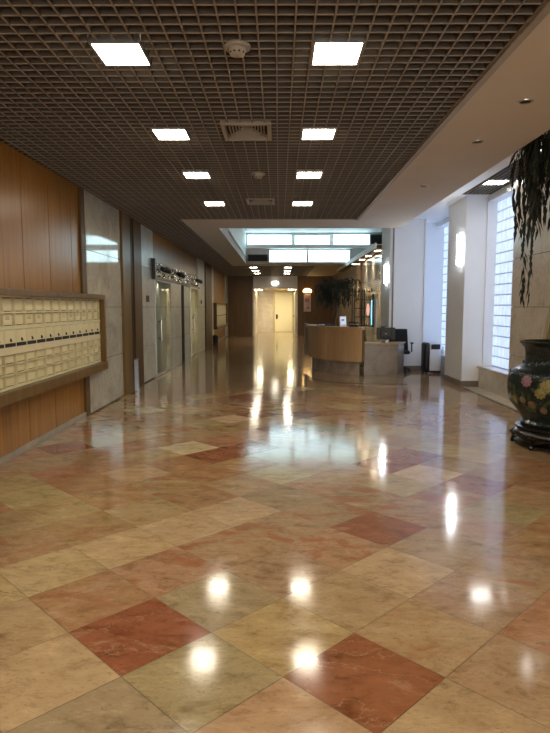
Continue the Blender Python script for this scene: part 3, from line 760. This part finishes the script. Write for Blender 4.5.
MB().box(-.02, .02, -.047, -.045, .18, .20).build('back_mark', 'grey_plastic', t)
t = thing('webcam', 'black camera perched on top of the computer monitor', 'camera', (2.31, 13.225, 1.047))
MB().bbox(-.06, .06, -.025, .025, 0, .035, .012, 2).build('body', 'black', t); MB().box(-.02, .02, -.03, .03, -.004, .004).build('clip', 'black', t)
t = thing('card_holder', 'tiny white card holder at the front edge of the marble counter', 'card holder', (2.36, 13.02, .722))
MB().box(-.035, .035, -.02, .02, 0, .01).box(-.035, .035, .0, .008, .01, .05).build('stand', 'plastic', t); MB().box(-.03, .03, -.006, 0, .01, .06).build('card', 'plastic', t)

def office_chair(x, y, rz, label):
    t = thing('office_chair', label, 'chair', (x, y, 0), rz)
    MB().bbox(-.24, .24, -.23, .23, .43, .51, .035, 3).build('seat', 'fabric', t, smooth=True)
    bk = MB(); bk.bbox(-.225, .225, -.035, .035, 0, .50, .03, 3)
    for v in bk.b.verts: v.co.y += .10*(v.co.x/.225)**2*-.5; v.co.x *= 1-.12*(v.co.z/.5)
    bk.build('backrest', 'fabric', t, loc=(0, .23, .49), rot=(math.radians(-8), 0, 0), smooth=True)
    for s_ in (-1, 1):
        MB().tube([(s_*.22, .0, .46), (s_*.29, 0, .47), (s_*.29, 0, .66)], .015, 8).bbox(s_*.29-.03, s_*.29+.03, -.14, .12, .66, .69, .012, 2).build('armrest', 'black', t)
    MB().cyl((0,0), .03, .12, .44, 14).build('gas_column', 'gunmetal', t)
    b_ = MB()
    for k in range(5):
        a = 2*PI*k/5+.3; b_.tube([(0, 0, .13), (.27*math.cos(a), .27*math.sin(a), .075)], [.03, .018], 8)
    b_.build('star_base', 'black', t)
    for k in range(5):
        a = 2*PI*k/5+.3; c = (.265*math.cos(a), .265*math.sin(a))
        MB().tube([(c[0]-.02*math.sin(a), c[1]+.02*math.cos(a), .03), (c[0]+.02*math.sin(a), c[1]-.02*math.cos(a), .03)], .03, 12).build('caster', 'black', t)
office_chair(2.77, 13.74, math.radians(-8), 'black office chair between the marble counter and the white wall')
office_chair(2.02, 14.05, math.radians(35), 'black office chair tucked behind the curved desk beside the monitor')

# ------------------------------------------------------------------ display wall things
t = thing('display_sign', 'dark arched display panel glowing pink and cyan on the marble display wall', 'display', (XD, 17.9, .90))
a = [(-.62, 0), (.62, 0), (.62, .65)] + [(.62*math.cos(q), .65+.5*math.sin(q)) for q in [PI*k/14 for k in range(1, 14)]] + [(-.62, .65)]
def arch(mb, sc, x0, x1, sh=0):
    A = [mb.b.verts.new((x0, p*sc+sh, .02+q*sc)) for p, q in a]; B = [mb.b.verts.new((x1, p*sc+sh, .02+q*sc)) for p, q in a]
    mb._f(A); mb._f(B[::-1])
    for k in range(len(a)): mb._f([A[k], A[(k+1)%len(a)], B[(k+1)%len(a)], B[k]])
m_ = MB(); arch(m_, 1, -.06, 0); m_.build('housing', 'black_gloss', t)
e = MB(); arcp = [( -.066, -.56+.06*math.sin(q*PI), .08+.72*q) for q in [k/10 for k in range(11)]]
for p, q in zip(arcp, arcp[1:]): e.quad((p[0], p[1]-.09, p[2]), (p[0], p[1]+.05, p[2]), (q[0], q[1]+.05, q[2]), (q[0], q[1]-.09, q[2]))
e.build('cyan_screen', 'screen_blue', t)
e = MB(); pts = [(.17+.32*math.cos(2*PI*k/20), .52+.19*math.sin(2*PI*k/20)) for k in range(20)]
e._f([e.b.verts.new((-.064, p, q)) for p, q in pts]); e.build('pink_screen', 'screen_pink', t)
t = thing('display_shelf', 'narrow dark open shelf tower beside the arched display panel', 'shelf', (2.56, 19.35, 0))
f = MB()
for sx in (-.16, .16):
    for sy in (-.3, .3): f.box(sx-.015, sx+.015, sy-.015, sy+.015, 0, 2.1)
f.build('frame', 'gunmetal', t)
for k in range(8): MB().box(-.17, .17, -.31, .31, .1+k*.27, .12+k*.27).build('shelf_board', 'black', t)

# wall lamps
def sconce(x, y, z, h, label):
    t = thing('wall_lamp', label, 'wall lamp', (x, y, z))
    e = MB(); r = .055; sg = 10
    A = [[e.b.verts.new((-.012-r*math.sin(PI*k/sg), r*math.cos(PI*k/sg), zz)) for k in range(sg+1)] for zz in (-h/2, h/2)]
    for k in range(sg): e._f([A[0][k], A[0][k+1], A[1][k+1], A[1][k]])
    e._f(A[0]); e._f(A[1][::-1]); e._f([A[0][0], A[1][0], A[1][-1], A[0][-1]])
    e.build('lamp_shade', 'sconce', t, smooth=True)
    MB().box(-.012, 0, -.04, .04, -h/2-.03, h/2+.03).build('back_plate', 'metal', t)
    for s_ in (-1, 1): MB().bbox(-.05, 0, -.022, .022, s_*(h/2+.02)-.018, s_*(h/2+.02)+.018, .005, 1).build('end_clip', 'metal', t)
sconce(3.45, 11.5, 2.58, .56, 'glowing white wall lamp on the white column between the windows')
sconce(2.6, 14.5, 2.29, .44, 'glowing white wall lamp on the white pier end beside the display wall')

# ------------------------------------------------------------------ portable air conditioner
t = thing('portable_air_conditioner', 'white and black portable air conditioner on the floor by the far window', 'air conditioner', (3.47, 13.55, 0), math.radians(4))
b_ = MB(); b_.bbox(-.09, .19, -.17, .17, .045, .70, .05, 4); b_.build('body', 'plastic', t, smooth=True)
b_ = MB(); b_.bbox(-.19, -.07, -.165, .168, .045, .70, .05, 4); b_.build('side_cover', 'black', t, smooth=True)
MB().bbox(-.06, .15, -.178, -.12, .55, .665, .012, 2).build('control_panel', 'black_gloss', t)
MB().box(-.18, .18, -.16, .16, .03, .06).build('base', 'black', t)
for sx in (-.14, .14):
    for sy in (-.12, .12): MB().tube([(sx, sy-.02, .025), (sx, sy+.02, .025)], .025, 10).build('caster', 'black', t)
for k, (x, y, h, lab, mt) in enumerate(((3.86, 14.35, .24, 'tall bottle standing on the far window ledge', 'grey_plastic'), (3.86, 14.0, .17, 'squat white bottle standing on the far window ledge', 'plastic'), (3.88, 13.6, .20, 'bottle on the far window ledge right behind the air conditioner', 'plastic'))):
    t = thing('bottle', lab, 'bottle', (x, y, .40), 0, 'bottles on the far window ledge')
    MB().lathe([(.035, 0), (.04, .02), (.04, h*.6), (.015, h*.8), (.015, h*.92)], seg=16).build('body', mt, t, smooth=True)
    MB().cyl((0,0), .018, h*.92, h, 12).build('cap', 'black', t)

# ------------------------------------------------------------------ trees
def foliage(mb, rnd, starts, lmin, lmax, leaf=.13, lw=.016, step=.045, sway=.10, zmin=0, xmin=-9):
    for (p0, dirv) in starts:
        L = rnd.uniform(lmin, lmax); n = int(L/step); p = Vector(p0); d = Vector(dirv)
        sw = rnd.uniform(0, 6)
        for k in range(n):
            q = k/max(1, n)
            vel = (d*max(0, 1-q*2.6)+Vector((0, 0, -1))*min(1, .05+q*2.6)).normalized()
            vel += Vector((math.sin(sw+k*.3), math.cos(sw*1.7+k*.23), 0))*sway
            p2 = p+vel.normalized()*step
            if p2.z < zmin: break
            p2.x = max(p2.x, xmin)
            ax = rnd.uniform(0, 2*PI); dr = Vector((math.cos(ax), math.sin(ax), 0))
            ld = (vel.normalized()*.9+Vector((0,0,-1))*.5+dr*rnd.uniform(.15, .55)).normalized()
            sd = ld.cross(dr).normalized() if abs(ld.dot(dr)) < .98 else Vector((1,0,0))
            ll = leaf*rnd.uniform(.65, 1.25); w_ = lw*rnd.uniform(.7, 1.2)
            a_, m1, m2, e_ = p, p+ld*ll*.4+sd*w_, p+ld*ll*.4-sd*w_, p+ld*ll+Vector((0,0,-.01))
            md = p+ld*ll*.42+dr*w_*.5
            V = [mb.b.verts.new(v) for v in (a_, m1, e_, m2, md)]
            mb._f([V[0], V[1], V[4]]); mb._f([V[1], V[2], V[4]]); mb._f([V[2], V[3], V[4]]); mb._f([V[3], V[0], V[4]])
            if k % 3 == 0:
                sdv = Vector((.0022, .0022, 0)); mb._f([mb.b.verts.new(v) for v in (p-sdv, p+sdv, p2+sdv*.8, p2-sdv*.8)])
            p = p2
rnd = random.Random(8)
t = thing('weeping_tree', 'dark weeping tree with long hanging leaves growing out of the big floral vase', 'plant', (2.99, 6.38, 0))
trunk = MB(); trunk.tube([(0,0,.9),(.02,.03,1.5),(-.02,.02,2.1),(.03,0,2.7)], [.05,.045,.035,.03], 10)
starts = []
tips = [(-.40,-.10,3.34),(-.34,-.26,3.36),(-.28,.22,3.34),(-.18,-.32,3.40),(-.10,.32,3.4),(-.05,-.10,3.42),(.22,-.3,3.4),(.36,-.02,3.38),(.28,.30,3.34),(.05,-.40,3.36)]
for tx, ty, tz in tips:
    trunk.tube([(.02,0,2.45+rnd.uniform(0,.25)), (tx*.35, ty*.35, 3.05), (tx*.8, ty*.8, tz)], [.018,.012,.006], 6)
    for k in range(8): starts.append(((tx*rnd.uniform(.55,1.05), ty*rnd.uniform(.55,1.05), tz-rnd.uniform(0,.1)), (tx*.5+rnd.uniform(-.3,.3), ty*.5+rnd.uniform(-.3,.3), .1)))
trunk.build('trunk', 'bark', t, smooth=True)
fo = MB(); foliage(fo, rnd, starts, .55, 1.2, .16, .019, .05, .10, xmin=-.42)
foliage(fo, rnd, [((-.40, 0, 3.3), (-.03, 0, -.5)), ((-.37, .02, 3.3), (-.05, .0, -.5)), ((-.33,-.1,3.3),(-.1,-.1,-.3))], 1.75, 1.85, .13, .017, .055, .05, xmin=-.47)
fo.build('foliage', 'leaf', t)
t = thing('potted_weeping_tree', 'dark weeping tree standing behind the curved reception desk', 'plant', (1.62, 16.9, 0))
MB().lathe([(.20, 0), (.22, .03), (.28, .45), (.30, .47), (.28, .48), (.26, .44)], seg=28).build('planter', 'terracotta', t, smooth=True)
MB().cyl((0,0), .262, .40, .43, 24).build('soil', 'soil', t)
trunk = MB(); trunk.tube([(0,0,.4),(-.05,0,1.0),(.02,0,1.4),(-.03,.02,1.75),(.03,0,2.1)], [.045,.04,.035,.03,.022], 10)
starts = []
for k in range(18):
    a_ = 2*PI*k/18+rnd.uniform(-.1,.1); r = rnd.uniform(.3, .62); tz = rnd.uniform(2.12, 2.36)
    tx, ty = r*math.cos(a_), r*math.sin(a_)*.8
    trunk.tube([(.0,0,rnd.uniform(1.6,2.05)), (tx*.4, ty*.4, tz-.08), (tx, ty, tz)], [.014,.010,.005], 6)
    for j in range(7): 
        q = rnd.uniform(.2, 1); starts.append(((tx*q, ty*q, tz-rnd.uniform(0,.05)-.1*(1-q)), (tx*.6+rnd.uniform(-.3,.3), ty*.6+rnd.uniform(-.3,.3), .2)))
trunk.build('trunk', 'bark', t, smooth=True)
fo = MB(); foliage(fo, rnd, starts, .35, .85, .13, .018, .045, .10); fo.build('foliage', 'leaf_far', t)

# ------------------------------------------------------------------ vase
prof = [(.30,.235),(.345,.24),(.36,.265),(.335,.295),(.35,.33),(.42,.42),(.475,.53),(.49,.62),(.488,.72),(.478,.785),(.455,.82),(.40,.85),(.35,.88),(.328,.93),(.325,1.0),(.335,1.06),(.365,1.10),(.385,1.12),(.385,1.138),(.35,1.138),(.31,1.08),(.30,.95)]
def rad(z):
    for (r0, z0), (r1, z1) in zip(prof[2:18], prof[3:19]):
        if z0 <= z <= z1: return r0+(r1-r0)*(z-z0)/(z1-z0)
    return .48
t = thing('floor_vase', 'big dark floral vase with pink and yellow painted blossoms', 'vase', (2.99, 6.38, .235))
v = MB(); v.lathe([(r, z-.235) for r, z in prof], seg=72); body = v.build('body', 'vase', t, smooth=True)
pt = MB()
def petal(th, z, rx, rz, ang, mi, off):
    n = 8; ring = []
    for k in range(n):
        q = 2*PI*k/n; a = rx*math.cos(q); c = rz*math.sin(q)
        da = a*math.cos(ang)-c*math.sin(ang); dz = a*math.sin(ang)+c*math.cos(ang)
        zz = z+dz; r = rad(zz)+off; tt = th+da/r
        ring.append(pt.b.verts.new((r*math.cos(tt), r*math.sin(tt), zz-.235)))
    r = rad(z)+off+.004; cv_ = pt.b.verts.new((r*math.cos(th), r*math.sin(th), z-.235)); pt.mi = mi
    for k in range(n): pt._f([cv_, ring[k], ring[(k+1)%n]])
def blossom(th, z, s, mi):
    for k in range(9):
        a = 2*PI*k/9; petal(th+.6*s*math.cos(a)/.48, z+.6*s*math.sin(a), s*.45, s*.3, a, mi, .004+.001*(k%3))
    for k in range(6):
        a = 2*PI*k/6+.3; petal(th+.28*s*math.cos(a)/.48, z+.28*s*math.sin(a), s*.3, s*.2, a, mi, .008)
def leafp(th, z, s, ang): petal(th, z, s, s*.4, ang, 2, .003)
base = math.atan2(-6.38, -2.99)
rv = random.Random(4)
for rep in range(3):
    o_ = base+rep*2*PI/3
    for dth, z, s, mi in ((-.62,.735,.062,0),(-.18,.70,.070,1),(-.30,.62,.058,1),(-.02,.64,.05,1),(-.98,.52,.045,1),(-.72,.53,.04,3),(-.50,.49,.045,3),(-.25,.44,.04,3),(.15,.45,.05,1),(.4,.72,.065,0),(.62,.6,.06,1),(.75,.48,.045,3)):
        blossom(o_+dth, z, s, mi)
    for k in range(46):
        leafp(o_+rv.uniform(-1.05, 1.0), rv.uniform(.43, .77), rv.uniform(.035, .06), rv.uniform(0, PI))
pt.build('painted_blossoms', ['pink', 'yellow', 'leafpaint', 'orange'], t)
for z, bn in ((.802, 'shoulder_band'), (.905, 'collar_band')):
    bnd = MB()
    for k in range(40):
        a = 2*PI*k/40; r = rad(z)+.004
        bnd.tube([(r*math.cos(a-.06), r*math.sin(a-.06), z-.235+.012), (r*math.cos(a), r*math.sin(a), z-.235-.012), (r*math.cos(a+.06), r*math.sin(a+.06), z-.235+.012)], .004, 5)
    bnd.build(bn, 'vase_dark', t)
t = thing('vase_stand', 'carved ebony stand with curled feet under the big floral vase', 'stand', (2.99, 6.38, 0))
MB().lathe([(.30,.10),(.405,.115),(.425,.135),(.42,.16),(.40,.175),(.385,.19),(.40,.205),(.40,.22),(.37,.234)], seg=48).build('top', 'stand', t, smooth=True)
MB().lathe([(.26,.02),(.40,.02),(.405,.04),(.27,.045)], seg=48).build('base_ring', 'stand', t, smooth=True)
for k in range(6):
    a = base+.52+k*PI/3; c, s_ = math.cos(a), math.sin(a)
    MB().tube([(r*c, r*s_, z) for r, z in ((.36,.14),(.425,.11),(.405,.06),(.415,.028),(.44,.018))], [.05,.042,.034,.03,.017], 10).build('leg', 'stand', t, smooth=True)
ap = MB()
for k in range(36):
    a0 = 2*PI*k/36; a1 = 2*PI*(k+1)/36; h0 = .085+.022*math.cos(6*(a0-base-.52)); h1 = .085+.022*math.cos(6*(a1-base-.52))
    if True: ap.quad((.405*math.cos(a0), .405*math.sin(a0), .13), (.405*math.cos(a1), .405*math.sin(a1), .13), (.405*math.cos(a1), .405*math.sin(a1), .17-h1), (.405*math.cos(a0), .405*math.sin(a0), .17-h0))
ap.build('apron', 'stand', t)

# leaning gilt picture behind the vase
t = thing('leaning_picture', 'gilt-framed picture leaning on the marble wall behind the vase', 'picture', (3.365, 7.45, .012))
t.rotation_euler = (0, math.radians(9.4), 0)
f = MB(); e = .09; hh = 2.0; ww = .58
f.box(0, .05, -ww, -ww+e, 0, hh); f.box(0, .05, ww-e, ww, 0, hh); f.box(0, .05, -ww+e, ww-e, 0, e); f.box(0, .05, -ww+e, ww-e, hh-e, hh)
f.build('frame', 'gold', t, bevel=.012)
MB().box(.018, .035, -ww+e, ww-e, e, hh-e).build('canvas', 'canvas', t)

# ------------------------------------------------------------------ world, camera, view
wd = bpy.data.worlds.new('world'); scn.world = wd; wd.use_nodes = True
wd.node_tree.nodes['Background'].inputs[0].default_value = (.6, .75, 1, 1); wd.node_tree.nodes['Background'].inputs[1].default_value = .02
cd = bpy.data.cameras.new('camera'); cam = bpy.data.objects.new('camera', cd); COL.objects.link(cam)
cd.sensor_fit = 'HORIZONTAL'; cd.sensor_width = 36; cd.lens = 36*595/550; cd.clip_start = .05; cd.clip_end = 200
cam.location = (0, 0, H); cam.rotation_euler = (math.radians(90-5.711), 0, math.radians(.383))
scn.camera = cam
vs = scn.view_settings; vs.view_transform = 'Standard'; vs.look = 'None'; vs.exposure = 1.05; vs.gamma = 1; vs.use_curve_mapping = False
